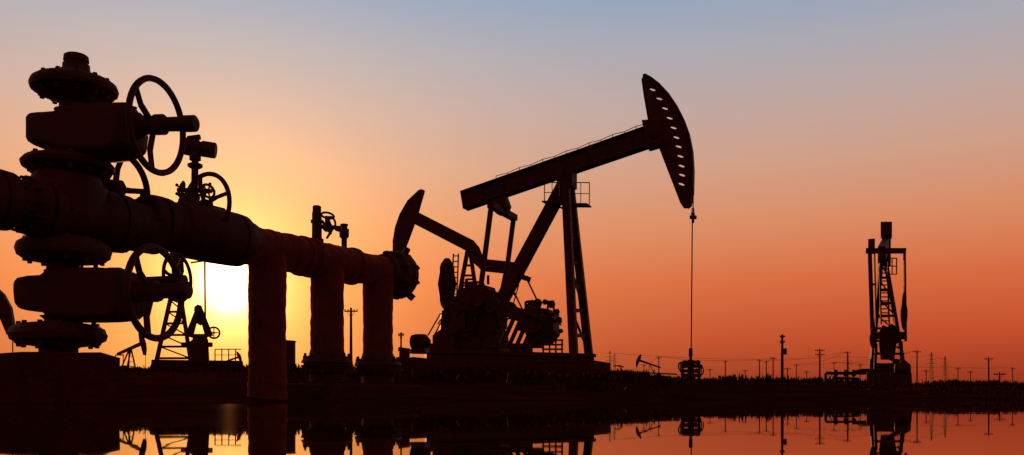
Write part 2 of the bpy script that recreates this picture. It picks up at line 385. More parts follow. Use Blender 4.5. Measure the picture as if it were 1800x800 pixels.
for yl,(x0,x1),(yt,yb) in ((-.75,(957,984),(321,356)),(.75,(1006,1036),(321,360))):
    b=B()
    for dy in (-.3,.3):
        c=[P(x0,yb,yl+dy),P(x1,yb,yl+dy),P(x1,yt,yl+dy),P(x0,yt,yl+dy)]
        cm=[c[0].lerp(c[3],.5),c[1].lerp(c[2],.5)]
        for i,j in ((0,1),(1,2),(2,3),(3,0)): b.tube(c[i],c[j],.018,n=6)
        b.tube(cm[0],cm[1],.014,n=6); b.tube(c[0].lerp(c[1],.5),c[3].lerp(c[2],.5),.014,n=6)
    for x,y in ((x0,yb),(x1,yb),(x1,yt),(x0,yt),(x0,(yt+yb)/2),(x1,(yt+yb)/2)): b.tube(P(x,y,yl-.3),P(x,y,yl+.3),.016,n=6)
    b.prism([P(x0,yb,yl),P(x1,yb,yl),P(x1,yb+2,yl),P(x0,yb+2,yl)],ey*.3)
    b.bar(P(x0+4,yb+1,yl),P(995,yb+12,yl*.3),.05,.05); b.bar(P((x0+x1)/2,yb+1,yl),P(995,yb+1,yl*.2),.06,.06)
    b.out('service_platform',pj,M_steel)
E=P(884,372)
b=B(); b.bar(E-ey*1.2,E+ey*1.2,.24,.22,side=A.ex); b.prism([P(866,353),P(890,345),P(896,362),P(890,378),P(876,378),P(864,364)],ey*.2); b.tube(P(880,362,-.3),P(880,362,.3),.12); b.out('equalizer',pj,M_iron,bevel=.015)
S=P(880,540)
pinN=P(842,530,-1.1); pin=pinN+ey*1.1
for s in (-1,1):
    b=B(); b.bar(E+ey*s*1.1,pin+ey*s*1.1,.12,.15,side=ey); b.tube(pin+ey*(s*1.1-.12),pin+ey*(s*1.1+.12),.17,n=18); b.out('pitman_arm',pj,M_paint)
cw=P(950,568)
cd=(cw-S).normalized(); cn=ey.cross(cd)
for s in (-1,1):
    b=B(); o1=S+ey*s*.85
    b.bar(pin+ey*s*.85,S+ey*s*.85,.16,.34,side=ey); b.bar(o1,cw+ey*s*.85+cd*.1,.16,.38,side=ey); b.tube(o1-ey*.12,o1+ey*.12,.28,n=24)
    cr=b.out('crank',pj,M_iron,bevel=.02)
    for q_ in (-1,1):
        b=B(); pts=[]
        c_=cw+ey*s*1.0+cn*q_*.14
        for i in range(15):
            a=math.pi*i/14; rr=.32+.03*math.cos(i*3)
            pts.append(c_+cd*rr*1.2*math.cos(a)+cn*q_*rr*math.sin(a))
        b.prism(pts,ey*.14); b.tube(c_+cn*q_*.30-ey*.22+cd*.1,c_+cn*q_*.30+ey*.22+cd*.1,.06,n=8); b.tube(c_+cn*q_*.26-cd*.25-ey*.2,c_+cn*q_*.26-cd*.25+ey*.2,.06,n=8)
        b.out('counterweight',cr,M_iron,bevel=.03)
rnd=random.Random(11)
b=B()
b.prism([P(x,y,.2) for x,y in ((926,560),(934,548),(948,542),(966,544),(976,558),(979,588),(966,604),(934,608))],ey*.4)
for x,y,r in ((932,538,.13),(945,533,.16),(958,531,.10),(969,535,.14),(979,548,.10),(983,562,.1),(924,546,.10),(986,582,.08),(940,545,.18),(970,594,.14)):
    b.tube(P(x,y,rnd.uniform(-.4,0)),P(x,y,rnd.uniform(.3,.6)),r,n=12)
for x in (937,950,963,974): b.bar(P(x,548,.2),P(x+rnd.uniform(-2,2),528,.2),.07,.07)
b.tube(P(924,530,.3),P(924,560,.3),.05,n=8); b.tube(P(924,531,.3),P(938,529,.3),.05,n=8)
for x in (955,966,977,988): b.bar(P(x,596,-.2),P(x,628,-.2),.06,.06)
for y in (598,606,614,622): b.bar(P(953,y,-.3),P(990,y,-.3),.07,.06)
b.out('engine',pj,M_iron,bevel=.02)
b=B(); b.prism([P(x,y) for x,y in ((802,540),(804,524),(812,522),(814,510),(826,508),(828,500),(842,500),(844,506),(862,504),(864,510),(876,514),(884,528),(884,575),(876,585),(818,588),(804,575))],ey*.45)
b.tube(P(838,540,-.6),P(838,540,.6),.3,n=20); b.tube(S-ey*.9,S+ey*.9,.16,n=16)
for x0,x1 in ((800,822),(834,850),(862,884)): b.prism([P(x0,585),P(x1,582),P(x1+4,624),P(x0-6,624)],ey*.5)
b.prism([P(806,585),P(884,580),P(884,592),P(806,596)],ey*.5)
b.bolts(P(838,502),UP,.3,6,.04,.1); b.tube(P(820,508),P(820,490),.06,n=8); b.tube(P(858,500,.3),P(858,484,.3),.05,n=8); b.tube(P(820,491),P(832,491),.04,n=8)
b.prism([P(x,y,-.7) for x,y in ((768,598),(786,594),(800,590),(806,622),(766,622))],ey*.3)
b.out('gearbox',pj,M_iron,bevel=.02)
b=B(); b.lathe(P(738,601,-.35),A.ex,[(-.32,.16),(-.28,.26),(.22,.27),(.28,.2),(.4,.08)],20); b.prism([P(728,612,-.35),P(750,612,-.35),P(754,622,-.35),P(724,622,-.35)],ey*.22)
for i in range(7): b.torus(P(731+i*2.2,601,-.35),A.ex,.275,.012,20,4)
b.out('motor',pj,M_steel,bevel=.01)
b=B(); c1=P(762,597,-.5); c2=P(818,562,-.6)
b.prism([c1+UP*.14,c1-UP*.14,c2-UP*.3,c2+UP*.3],ey*.08); b.torus(c2,ey,.38,.05,28,6); b.out('belt_guard',pj,M_steel)
b=B()
for i in range(6):
    x=868+i*13; b.bar(P(x,610,-.9),P(x+22,560,-.9),.05,.14,side=ey)
b.tube(P(862,610,-.9),P(955,610,-.9),.05,n=6); b.tube(P(886,560,-.9),P(958,562,-.9),.03,n=6); b.out('crank_guard',pj,M_steel)
b=B(); b.tube(P(925,488),P(946,532),.03,n=8); b.tube(P(890,462),P(878,520),.03,n=8); b.tube(P(903,512),P(922,552),.03,n=8); b.tube(P(896,470),P(927,490),.06,n=8); b.bar(P(916,486),P(932,492),.1,.18); b.tube(P(885,480),P(905,520),.025,n=6); b.tube(P(895,560),P(912,500),.025,n=6); b.out('brake_lever',pj,M_steel)
b=B()
for yl in (-.85,.85):
    b.prism([P(758,614,yl),P(1046,622,yl),P(1046,628,yl),P(758,620,yl)],ey*.14); b.prism([P(758,630,yl),P(1046,638,yl),P(1046,642,yl),P(758,634,yl)],ey*.14); b.prism([P(762,616,yl),P(1044,624,yl),P(1044,640,yl),P(762,632,yl)],ey*.03)
for x in (765,830,900,965,1030): b.bar(P(x,626+(x-765)*.028,-.85),P(x,626+(x-765)*.028,.85),.2,.3,side=A.ex)
b.out('base_frame',pj,M_paint)
b=B(); t1=P(1215,614); b.tube(P(1219,330,-.08),P(1218,384,-.08),.018,n=6); b.tube(P(1219,330,.08),P(1218,384,.08),.018,n=6)
b.bar(P(1213,382),P(1224,382),.16,.1); b.ball(P(1218,376),.07,n=8); b.tube(P(1218,392),P(1218,366),.045,n=8); b.tube(P(1217,385),t1,.02,n=8)
b.out('polished_rod',pj,M_steel)
b=B()
c0=A.O+A.ex*(-2.7)
b.bar(c0+A.ex*-2.9+UP*-.2,c0+A.ex*3.8+UP*-.2,2.9,2*(P(900,636).z+.2)-.04,side=A.ey)
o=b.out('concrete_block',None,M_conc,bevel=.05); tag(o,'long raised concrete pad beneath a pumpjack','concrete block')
b=B(); b.prism([V((-3.9,27.6,.2)),V((2.6,27.6,.2)),V((2.75,27.6,.88)),V((1.9,27.6,1.0)),V((1.2,27.6,1.0)),V((.5,27.6,1.08)),V((-.4,27.6,1.06)),V((-1.1,27.6,1.14)),V((-2.0,27.6,1.16)),V((-3.0,27.6,1.26)),V((-3.7,27.6,1.2))],(0,.5,0)); o=b.out('retaining_wall',None,M_conc,bevel=.03); tag(o,'low cracked concrete wall in front of a pumpjack pad','wall')

R_=Fr(1215,A.O.y+A.p(1215,614).y,0,0); R_.O.z=ground_z(R_.O.x,R_.O.y)-.05; p=R_.p; k=R_.m
w2=thing('rod_wellhead',R_.O,'small pumping wellhead with side valves below a hanging rod','wellhead')
def rl(px,pr,nm,par,n=16):
    b=B(); y0=pr[0][1]; b.lathe(p(px,y0),-UP,[((y-y0)*k,r*k) for r,y in pr],n); return b.out(nm,par,M_iron)
rl(1214,[(2,612),(3.5,614),(3.5,626),(2.5,628),(2.5,632),(6,633),(6,640),(10,641),(10,646),(6,647),(6,656),(11,657),(11,662),(7,663),(7,690)],'stuffing_box',w2)
b=B()
for y,x0,x1 in ((637,1200,1230),(644,1196,1234),(652,1196,1228),(660,1198,1232)): b.tube(p(x0,y,-.1),p(x1,y,.1),3*k,n=8); b.ball(p(x0+4,y),4.5*k,n=8); b.ball(p(x1-4,y),4.5*k,n=8)
b.tube(p(1199,636),p(1199,690),2.5*k,n=8); b.tube(p(1229,640),p(1229,690),2.5*k,n=8); b.out('side_valve',w2,M_iron)
for x,y in ((1196,644),(1233,652)):
    b=B(); b.torus(p(x,y),V((1,.3,0)),7*k,1.2*k,16,5); b.tube(p(x,y-6),p(x,y+6),1*k,n=6); b.out('handwheel',w2,M_iron)

# ================= SECOND PUMPJACK =================
gz=ground_z(-2.3,44)
A2=Fr(815,44,-8,gz-.05); P=A2.p; ey=A2.ey; ex2=A2.ex
pj2=thing('pumpjack',A2.O,'pumpjack with slim curved horse head and ladder post','pumpjack','pumpjacks in the oil field')
b=B(); b.prism([P(x,y) for x,y in ((735,336),(740,334),(747,337),(742,354),(736,376),(728,398),(720,420),(713,438),(705,445),(690,442),(690,425),(694,401),(702,378),(716,354))],ey*.25); b.out('horse_head',pj2,M_paint,bevel=.02)
b=B(); b.prism([P(x,y) for x,y in ((730,372),(832,424),(842,436),(850,456),(905,462),(905,482),(848,476),(832,460),(822,441),(716,386))],ey*.22); b.out('walking_beam',pj2,M_paint,bevel=.02)
b=B()
for s in (-1,1):
    b.bar(P(822,440,s*.3),P(792,600,s*1.2),.2,.2); b.bar(P(826,440,s*.3),P(850,600,s*1.2),.2,.2)
for i in range(9):
    t=(i+.5)/9; y=440+160*t
    b.bar(P(822-30*t,y,-.3-.9*t),P(826+24*t,y,-.3-.9*t),.1,.1); b.bar(P(822-30*t,y,.3+.9*t),P(826+24*t,y,.3+.9*t),.1,.1)
b.out('samson_post',pj2,M_paint)
for s in (-1,1):
    b=B(); dx=3 if s>0 else 0
    c_=P(784+dx,502,s*.9)
    pts=[P(784+dx+(14+1.2*math.cos(8*t))*math.cos(t),500+46*math.sin(t),s*.9) for t in [2*math.pi*i/28 for i in range(28)]]
    b.prism(pts,ey*.14); b.tube(c_-ey*.3,c_+ey*.3,.2)
    for dz in (-.7,-.3,.3,.7): b.tube(c_-ey*.22+UP*dz,c_+ey*.22+UP*dz,.1,n=8)
    b.out('counterweight',pj2,M_iron,bevel=.02)
b=B()
for x in (797,806): b.tube(P(x,446,-1.2),P(x-6,592,-1.2),.04,n=6)
for i in range(15): b.tube(P(797-6*i/15,450+i*9.6,-1.2),P(806-6*i/15,450+i*9.6,-1.2),.03,n=6)
b.out('ladder',pj2,M_steel)
for s in (-.6,.6):
    b=B(); b.bar(P(893,470,s),P(884,540,s),.1,.1); b.out('pitman_arm',pj2,M_steel)
b=B(); b.prism([P(775,548),P(794,542),P(798,600),P(772,604)],ey*.6)
for x,y in ((812,496),(836,494)): b.bar(P(x,y),P(x,560),.16,.16)
b.bar(P(808,498),P(845,496),.12,.12)
b.out('gearbox',pj2,M_iron,bevel=.03)
b=B(); b.tube(P(775,550,-.8),P(752,590,-.8),.04,n=6); b.tube(P(783,552,-.8),P(762,592,-.8),.04,n=6); b.tube(P(770,570,-.8),P(776,560,-.8),.04,n=6); b.out('handrail',pj2,M_steel)
b=B(); b.prism([P(748,606),P(930,606),P(930,650),P(748,650)],ey*1.2); b.out('base_frame',pj2,M_paint,bevel=.03)
# ================= END-ON PUMPJACK =================
X=(1560-900)/F*48; gz=ground_z(X,48)
A3=Fr(1560,48,22.9,gz-.05); P=A3.p; ey=A3.ey; k=A3.m; ex3=A3.ex
pj3=thing('pumpjack',A3.O,'tall pumpjack seen end-on with ladder, crossbar and hanging weight','pumpjack','pumpjacks in the oil field')
b=B()
hp=[]
for i in range(13):
    t=i/12; y=394+(466-394)*t; hp.append((y,3.4+.9*math.sin(math.pi*(t*.8))))
c1=P(1558,394,3.4)
pts=[V((0,0,P(1558,y,3.4).z))+ey*d for y,d in hp]+[V((0,0,P(1556,466,3.4).z))+ey*3.0,V((0,0,c1.z))+ey*2.8]
cx=c1-ey*3.4; cx.z=0
pts=[q_+cx for q_ in pts]
for s in (-1,1): b.prism([q_+ex3*s*.16 for q_ in pts],ex3*.08)
b.prism([P(1548,394,3.4),P(1568,394,3.4),P(1568,416,3.4),P(1548,416,3.4)],ey*.8)
b.prism([P(1552,394,4.0),P(1564,394,4.0),P(1562,462,4.0),P(1550,462,4.0)],ey*.1)
b.out('horse_head',pj3,M_paint,bevel=.03)
b=B(); b.bar(P(1557,430,3.2),P(1550,446,-3.4),.36,.75,side=ex3); b.prism([P(1543,436,-1.2),P(1558,436,-1.2),P(1558,462,-1.2),P(1543,462,-1.2)],ey*.6); b.out('walking_beam',pj3,M_paint,bevel=.02)
b=B(); b.bar(P(1522,441,-3.2),P(1593,441,-3.2),.25,.26,side=ey); b.prism([P(1526,421,-3.2),P(1538,420,-3.2),P(1538,446,-3.2),P(1526,446,-3.2)],ey*.15); b.out('equalizer',pj3,M_iron,bevel=.02)
b=B(); b.bar(P(1529,444,-3.2),P(1534,598,-2.6),.24,.2,side=ey); b.bar(P(1537,440,-3.1),P(1540,575,-2.6),.07,.07); b.bar(P(1529,500,-3),P(1538,500,-3),.1,.1); b.out('pitman_arm',pj3,M_paint)
b=B(); b.bar(P(1590,444,-3.2),P(1592,600,-2.6),.1,.1); b.out('pitman_arm',pj3,M_paint)
for x,y0,y1,w in ((1589,516,578,5.5),(1535,574,612,6)):
    b=B(); cc=P(x,(y0+y1)/2,-2.8); h=(y1-y0)/2*k; pts=[cc+ex3*(w*k*math.cos(t)*(1 if math.sin(t)<.2 else .7))+UP*h*math.sin(t) for t in [2*math.pi*i/20 for i in range(20)]]
    b.prism(pts,ey*.4); b.out('counterweight',pj3,M_iron,bevel=.03)
b=B()
for s in (-1,1):
    b.bar(P(1549,455,-1),P(1531,655,s*1.2),.22,.2); b.bar(P(1556,455,-1),P(1590,655,s*1.2),.18,.18)
for i in range(9):
    t=(i+.5)/9; y=455+200*t; b.bar(P(1549-18*t,y,-1.1),P(1556+34*t,y,-1.1),.09,.12)
for i in range(6):
    t=(i+.2)/6.5; t2=(i+1.2)/6.5; b.bar(P(1549-18*t,455+200*t,-1.1),P(1556+34*t2,455+200*t2,-1.1),.07,.07)
b.out('samson_post',pj3,M_paint)
b=B()
for x in (1546,1560): b.tube(P(x,470,-1.6),P(x+3,570,-1.6),.045,n=6)
for i in range(14): b.tube(P(1546+i*.2,473+i*7,-1.6),P(1560+i*.2,473+i*7,-1.6),.035,n=6)
b.out('ladder',pj3,M_steel)
b=B()
for dy in (-1.9,-1.3):
    for a_,c_ in (((1560,454),(1576,454)),((1560,468),(1576,468)),((1560,482),(1576,482)),((1561,454),(1561,482)),((1576,454),(1576,482)),((1568,454),(1568,482))): b.tube(P(*a_,dy),P(*c_,dy),.03,n=6)
for x in (1561,1576):
    for y in (454,468,482): b.tube(P(x,y,-1.9),P(x,y,-1.3),.03,n=6)
b.out('service_platform',pj3,M_steel)
b=B(); b.prism([P(x,y,-2) for x,y in ((1546,582),(1552,572),(1560,576),(1566,570),(1574,574),(1582,582),(1584,598),(1576,604),(1572,632),(1548,632),(1545,606))],ey*.5); b.tube(P(1534,590,-2),P(1592,590,-2),.2); b.bar(P(1584,600,-2),P(1586,650,-2),.14,.14); b.bar(P(1540,604,-2),P(1538,650,-2),.14,.14); b.bar(P(1536,622,-2),P(1590,622,-2),.1,.12); b.out('gearbox',pj3,M_iron,bevel=.04)
b=B(); b.prism([P(x,y,0) for x,y in ((1530,632),(1540,632),(1542,640),(1568,640),(1570,632),(1586,634),(1588,700),(1526,700))],ey*1.5); b.prism([P(x,y,-3) for x,y in ((1524,654),(1602,656),(1604,700),(1522,700))],ey*.6); b.out('base_frame',pj3,M_paint,bevel=.04)
b=B(); b.prism([P(x,y,-3.2) for x,y in ((1580,640),(1586,633),(1592,634),(1601,642),(1602,700),(1578,700))],ey*.3); b.lathe(P(1572,648,-3.6),ex3,[(0,.2),(.05,.26),(.7,.26),(.75,.2)],16); b.out('motor',pj3,M_steel,bevel=.03)
X=(1490-900)/F*47; g_=ground_z(X,47); Q=Fr(1490,47,0,g_); P=Q.p
fl=thing('flow_pipe',Q.O,'low steel flow pipe with valves on short posts','pipe')
b=B(); b.tube(P(1450,656),P(1528,656),.085); b.tube(P(1451,656),P(1451,684),.08); b.tube(P(1500,656),P(1512,651),.09); b.tube(P(1512,651),P(1530,651),.09); b.tube(P(1462,664),P(1510,666),.07); b.out('pipe',fl,M_steel)
for x in (1468,1486,1500):
    b=B(); b.lathe(P(x,656),V((1,0,0)),[(-.12,.1),(-.1,.17),(.1,.17),(.12,.1)],12); b.tube(P(x,656),P(x,684),.05); b.tube(P(x,650),P(x,656),.05); b.out('valve_body',fl,M_iron)
X=(1080-900)/F*62; g_=ground_z(X,62); Q=Fr(1080,62,0,g_-.1); P=Q.p
fl=thing('flow_pipe',Q.O,'small pipe manifold with upright vents on bare ground','pipe')
b=B(); b.tube(P(1056,652),P(1104,654),.07); b.tube(P(1062,645),P(1062,668),.06); b.tube(P(1085,648),P(1085,668),.06); b.tube(P(1098,650),P(1098,668),.06); b.tube(P(1150,650),P(1150,668),.05); b.tube(P(1104,654),P(1190,658),.05); b.out('pipe',fl,M_steel)
for x in (1062,1085):
    b=B(); b.torus(P(x,643),UP,.22,.04,16,5); b.tube(P(x-5,643),P(x+5,643),.03,n=6); b.out('handwheel',fl,M_iron)

# ================= GENERIC DISTANT PUMPJACKS =================
def gen_build():
    e=thing('pumpjack',(0,0,0),'','pumpjack','pumpjacks in the oil field'); Y=V((0,1,0))
    X3=lambda x,z,y=0: V((x,y,z))
    b=B(); b.prism([X3(-3.7,4.6),X3(-3.6,4.1),X3(3.5,6.5),X3(3.3,7.2)],Y*.2); b.out('walking_beam',e,M_paint)
    b=B(); b.prism([X3(2.7,8.9),X3(3.1,8.9),X3(3.9,8.1),X3(4.5,6.9),X3(4.7,5.6),X3(4.5,4.5),X3(4.2,4.5),X3(3.4,6.5),X3(3.0,7.3)],Y*.28); b.out('horse_head',e,M_paint)
    b=B()
    for s in (-1,1): b.bar(X3(0,5.6,s*.2),X3(.7,.4,s*1),.22,.22); b.bar(X3(0,5.6,s*.2),X3(-2.4,.4,s*.8),.22,.22)
    for i in range(5):
        t=(i+.7)/5.5; b.bar(X3(.7*t,5.6-5.2*t,-.2-.8*t),X3(.7*t,5.6-5.2*t,.2+.8*t),.1,.1)
    b.out('samson_post',e,M_paint)
    for s in (-1,1):
        b=B(); b.bar(X3(-3.1,4.2,s*.9),X3(-3.3,1.5,s*.9),.12,.12); b.out('pitman_arm',e,M_paint)
    b=B(); b.tube(X3(-3.1,4.2,-1),X3(-3.1,4.2,1),.12); b.out('equalizer',e,M_paint)
    for s in (-1,1):
        b=B(); pts=[X3(-2.9+1.1*math.cos(t)*1.1,1.5+.7*math.sin(t),s*1.0) for t in [2*math.pi*i/16 for i in range(16)]]; b.prism(pts,Y*.15); b.out('counterweight',e,M_iron)
    b=B(); b.prism([X3(-3.6,.4),X3(-2.0,.4),X3(-2.1,2.1),X3(-3.3,2.1)],Y*.5); b.out('gearbox',e,M_iron)
    b=B(); b.prism([X3(-5.6,0),X3(1.4,0),X3(1.4,.4),X3(-5.6,.4)],Y*1.0); b.prism([X3(-5.4,.4),X3(-4.6,.4),X3(-4.6,1.1),X3(-5.4,1.1)],Y*.35); b.out('base_frame',e,M_paint)
    b=B(); b.tube(X3(4.6,4.6),X3(4.6,.9),.05,n=6); b.lathe(X3(4.6,0),UP,[(0,.25),(.6,.25),(.65,.12),(1.2,.12)],10); b.out('polished_rod',e,M_steel)
    return e
G=gen_build(); first=True
def place(px,d,scale,yaw,label,dz=0):
    global first
    x=(px-900)/F*d; z=ground_z(x,d)-.1+dz
    if first: e=G; first=False
    else:
        e=G.copy(); col.objects.link(e)
        for c in [c for c in G.children]:
            n=c.copy(); n.parent=e; col.objects.link(n)
    e.location=(x,d,z); e.scale=(scale,)*3; e.rotation_euler=(0,0,math.radians(yaw)); e['label']=label; return e
place(1142,300,1.0,172,'tiny far-off pumpjack over open ground',2.0)
place(402,290,.9,5,'tiny far-off pumpjack behind a handrail',2)
place(-76,74,.95,8,'pumpjack with only its horse head showing past the edge',-.9)
place(229,150,.85,75,'slim far-off pumpjack turned nearly end-on',0.5)

# ================= LEFT BACK PUMP RIG =================
X=(325-900)/F*46; gz=ground_z(X,46); A4=Fr(325,46,-20,gz-.05); P=A4.p; ey=A4.ey
pj4=thing('pumpjack',A4.O,'pumpjack seen from its gearbox end with lattice post','pumpjack','pumpjacks in the oil field')
b=B()
for s in (-.9,.9):
    b.bar(P(306,497,s*.3),P(274,640,s),.17,.17); b.bar(P(314,497,s*.3),P(336,640,s),.17,.17)
for i in range(7):
    t=(i+.5)/7; b.bar(P(306-32*t,497+143*t,-.3-.6*t),P(314+22*t,497+143*t,-.3-.6*t),.11,.11)
    if i<6:
        t2=(i+1.5)/7; b.bar(P(306-32*t,497+143*t,-.3-.6*t),P(314+22*t2,497+143*t2,-.3-.6*t2),.07,.07)
b.out('samson_post',pj4,M_paint)
b=B(); b.bar(P(312,492,-4),P(308,480,4),.4,.6,side=A4.ex); b.out('walking_beam',pj4,M_paint)
b=B(); b.prism([P(x,y,4) for x,y in ((302,450),(322,450),(324,480),(318,500),(304,500))],ey*.8); b.out('horse_head',pj4,M_paint,bevel=.05)
b=B(); b.prism([P(x,y,-1.5) for x,y in ((332,640),(330,604),(338,598),(340,588),(362,588),(366,600),(368,640))],ey*.5)
b.tube(P(318,606,-1.2),P(374,606,-1.2),.13,n=10); b.tube(P(340,594,-1.5),P(364,594,-1.5),.2,n=10)
b.out('gearbox',pj4,M_iron,bevel=.04)
for s in (-1,1):
    b=B(); b.bar(P(350,538,-1.5+s*.3),P(350+s*18,592,-1.5+s*.3),.2,.22,side=ey,w2=.2,h2=.4); b.bar(P(350-s*4,560,-1.5),P(350+s*9,560,-1.5),.12,.12); b.out('crank',pj4,M_iron,bevel=.02)
b=B(); b.prism([P(x,y,-1.5) for x,y in ((341,541),(347,536),(354,538),(360,556),(361,566),(353,572),(342,566))],ey*.3); b.out('counterweight',pj4,M_iron,bevel=.03)
b=B(); b.torus(P(376,585,-1.6),V((.5,-1,0)),.28,.05,20,6); b.tube(P(366,585,-1.6),P(378,585,-1.6),.05,n=6)
for i in range(4): b.tube(P(376,585,-1.6),P(376+8*math.cos(i*1.57),585+8*math.sin(i*1.57),-1.6),.03,n=6)
b.out('flywheel',pj4,M_iron)
b=B(); b.tube(P(360,458,-1.5),P(361,590,-1.5),.05,n=6); b.tube(P(335,462,-1.5),P(362,458,-1.5),.05,n=6); b.out('exhaust_pipe',pj4,M_steel)
b=B(); b.prism([P(x,y,0) for x,y in ((268,634),(424,636),(428,670),(266,670))],ey*1.5); b.out('base_frame',pj4,M_conc,bevel=.05)
b=B()
for x in range(378,426,12): b.tube(P(x,634,-1.4),P(x,614,-1.4),.03,n=6)
b.tube(P(378,614,-1.4),P(424,614,-1.4),.03,n=6); b.tube(P(378,624,-1.4),P(424,624,-1.4),.02,n=6); b.out('handrail',pj4,M_steel)

# ================= CABINET, POLES, PYLONS =================
def cabinet(px,d,w,h,label):
    x=(px-900)/F*d; z=ground_z(x,d)-.1; e=thing('equipment_cabinet',(x,d,z),label,'cabinet')
    b=B(); b.bar((0,0,0),(0,0,h),w,w*.8,side=(1,0,0)); b.out('cabinet_body',e,M_paint,bevel=.02)
    b=B(); b.bar((0,-w*.4-.02,h*.12),(0,-w*.4-.02,h*.92),w*.8,.03,side=(1,0,0)); d_=b.out('door',e,M_paint,bevel=.008)
    b=B(); b.bar((w*.25,-w*.4-.06,h*.5),(w*.25,-w*.4-.06,h*.58),.03,.04,side=(1,0,0)); b.out('handle',d_,M_steel)
    b=B(); b.prism([(-w*.6,0,h),(w*.6,0,h),(w*.55,0,h+.1),(-w*.55,0,h+.16)],(0,w*.5,0)); b.out('roof',e,M_paint)
cabinet(510,60,.62,2.15,'narrow metal equipment cabinet standing on bare ground')
cabinet(711,36,.40,1.0,'small squat electrical box by a pump pad')
def pole(px,top,d,arms=1,w=.13,lab='wooden utility pole with a crossarm on open ground',armw=1.0,lean=0):
    x=(px-900)/F*d; z=ground_z(x,d)-.2; H=CZ+(HY-top)/F*d-z
    e=thing('utility_pole',(x,d,z),lab,'utility pole','utility poles across the field')
    b=B(); b.tube((0,0,0),(lean,0,H),w*1.2,w*.8,n=8); b.out('post',e,M_wood)
    for i in range(arms):
        b=B(); zz=H-.4-i*.9; b.bar((-armw,0,zz),(armw,0,zz),.12,.14)
        for s in (-.9,-.45,.45,.9): b.lathe((s*armw,0,zz+.05),UP,[(0,.03),(.05,.07),(.15,.07),(.2,.04)],6)
        b.bar((-armw*.6,0,zz),(0,0,zz-.7),.05,.05); b.bar((armw*.6,0,zz),(0,0,zz-.7),.05,.05)
        b.out('crossarm',e,M_wood)
    return V((x,d,z+H-.2))
pole(617,541,100,1,.16,armw=.75)
t1=pole(1375,588,150,2,.24,'stout utility pole carrying a transformer and short crossarms',.45)
wl=[pole(*a) for a in ((1158,627,300,1,.17),(1275,634,320,1,.2),(1335,632,300,1,.2),(1347,634,310,1,.18),(1359,628,290,1,.2),(1400,640,330,1,.16),(1441,613,190,2,.18),(1490,618,260,1,.2),(1612,616,240,1,.18),(1738,628,200,1,.17),(1757,654,150,1,.12),
  (1132,640,330,1,.15),(1248,648,300,1,.15),(1310,650,300,1,.15),(1384,646,260,1,.15),(1418,652,320,1,.15),(1466,636,340,1,.16),(1512,640,330,1,.16),(1628,650,280,1,.15),(1684,646,320,1,.16),(1706,652,300,1,.15),(1780,646,320,1,.16))]
pole(1092,642,200,1,.14,armw=.6); pole(705,584,120,1,.13,armw=.4)
e=[o for o in bpy.data.objects if o.name.startswith('utility_pole') and o['label'].startswith('stout')][0]
Hh=t1.z-e.location.z
b=B(); b.lathe((.45,0,Hh-3.2),UP,[(0,.28),(.05,.34),(1.0,.34),(1.05,.25)],14); b.out('transformer',e,M_steel)
def pylon(px,top,d):
    x=(px-900)/F*d; z=ground_z(x,d)-.5; H=CZ+(HY-top)/F*d-z; b=B(); w=H*.06
    for sx in (-1,1):
        for sy in (-1,1): b.bar((sx*w,sy*w,0),(sx*w*.15,sy*w*.15,H),.2,.2)
    for i in range(8):
        a=i/8;c=(i+1)/8; wa=w*(1-.85*a);wc=w*(1-.85*c)
        b.bar((-wa,-wa,H*a),(wc,-wc,H*c),.12,.12); b.bar((wa,-wa,H*a),(-wc,-wc,H*c),.12,.12); b.bar((-wc,-wc,H*c),(wc,-wc,H*c),.12,.12)
    for zz,l in ((.72,.14),(.82,.11),(.92,.08)): b.bar((-H*l,0,H*zz),(0,0,H*zz+.3),.16,.16); b.bar((H*l,0,H*zz),(0,0,H*zz+.3),.16,.16)
    o=b.out('power_pylon',None,M_steel); o.location=(x,d,z); tag(o,'far steel lattice power pylon on the flat field','pylon','power pylons along the skyline')
    return V((x,d,z+H*.92))
py=[pylon(*a) for a in ((1072,616,560),(1080,620,600),(1637,620,560),(1661,626,600),(1490,622,640))]
def wires(pts,r,label):
    b=B()
    for a,c in zip(pts,pts[1:]):
        for off_ in (-.8,.8):
            prev=None; sag=(c-a).length*.015
            for i in range(11):
                t=i/10; q_=a.lerp(c,t)+V((0,off_,-4*sag*t*(1-t)+abs(off_)*.3))
                if prev: b.tube(prev,q_,r,n=4)
                prev=q_
    o=b.out('power_line',None,M_steel); tag(o,label,'power line')
far=[w for w in wl if w.y>=230]; far.sort(key=lambda v:v.x)
wires([w for w in far if w.z>9.5],.022,'thin sagging overhead wires strung between far utility poles')
wires([py[0],py[4],py[2],py[3]],.04,'thin overhead wires strung between far lattice pylons')

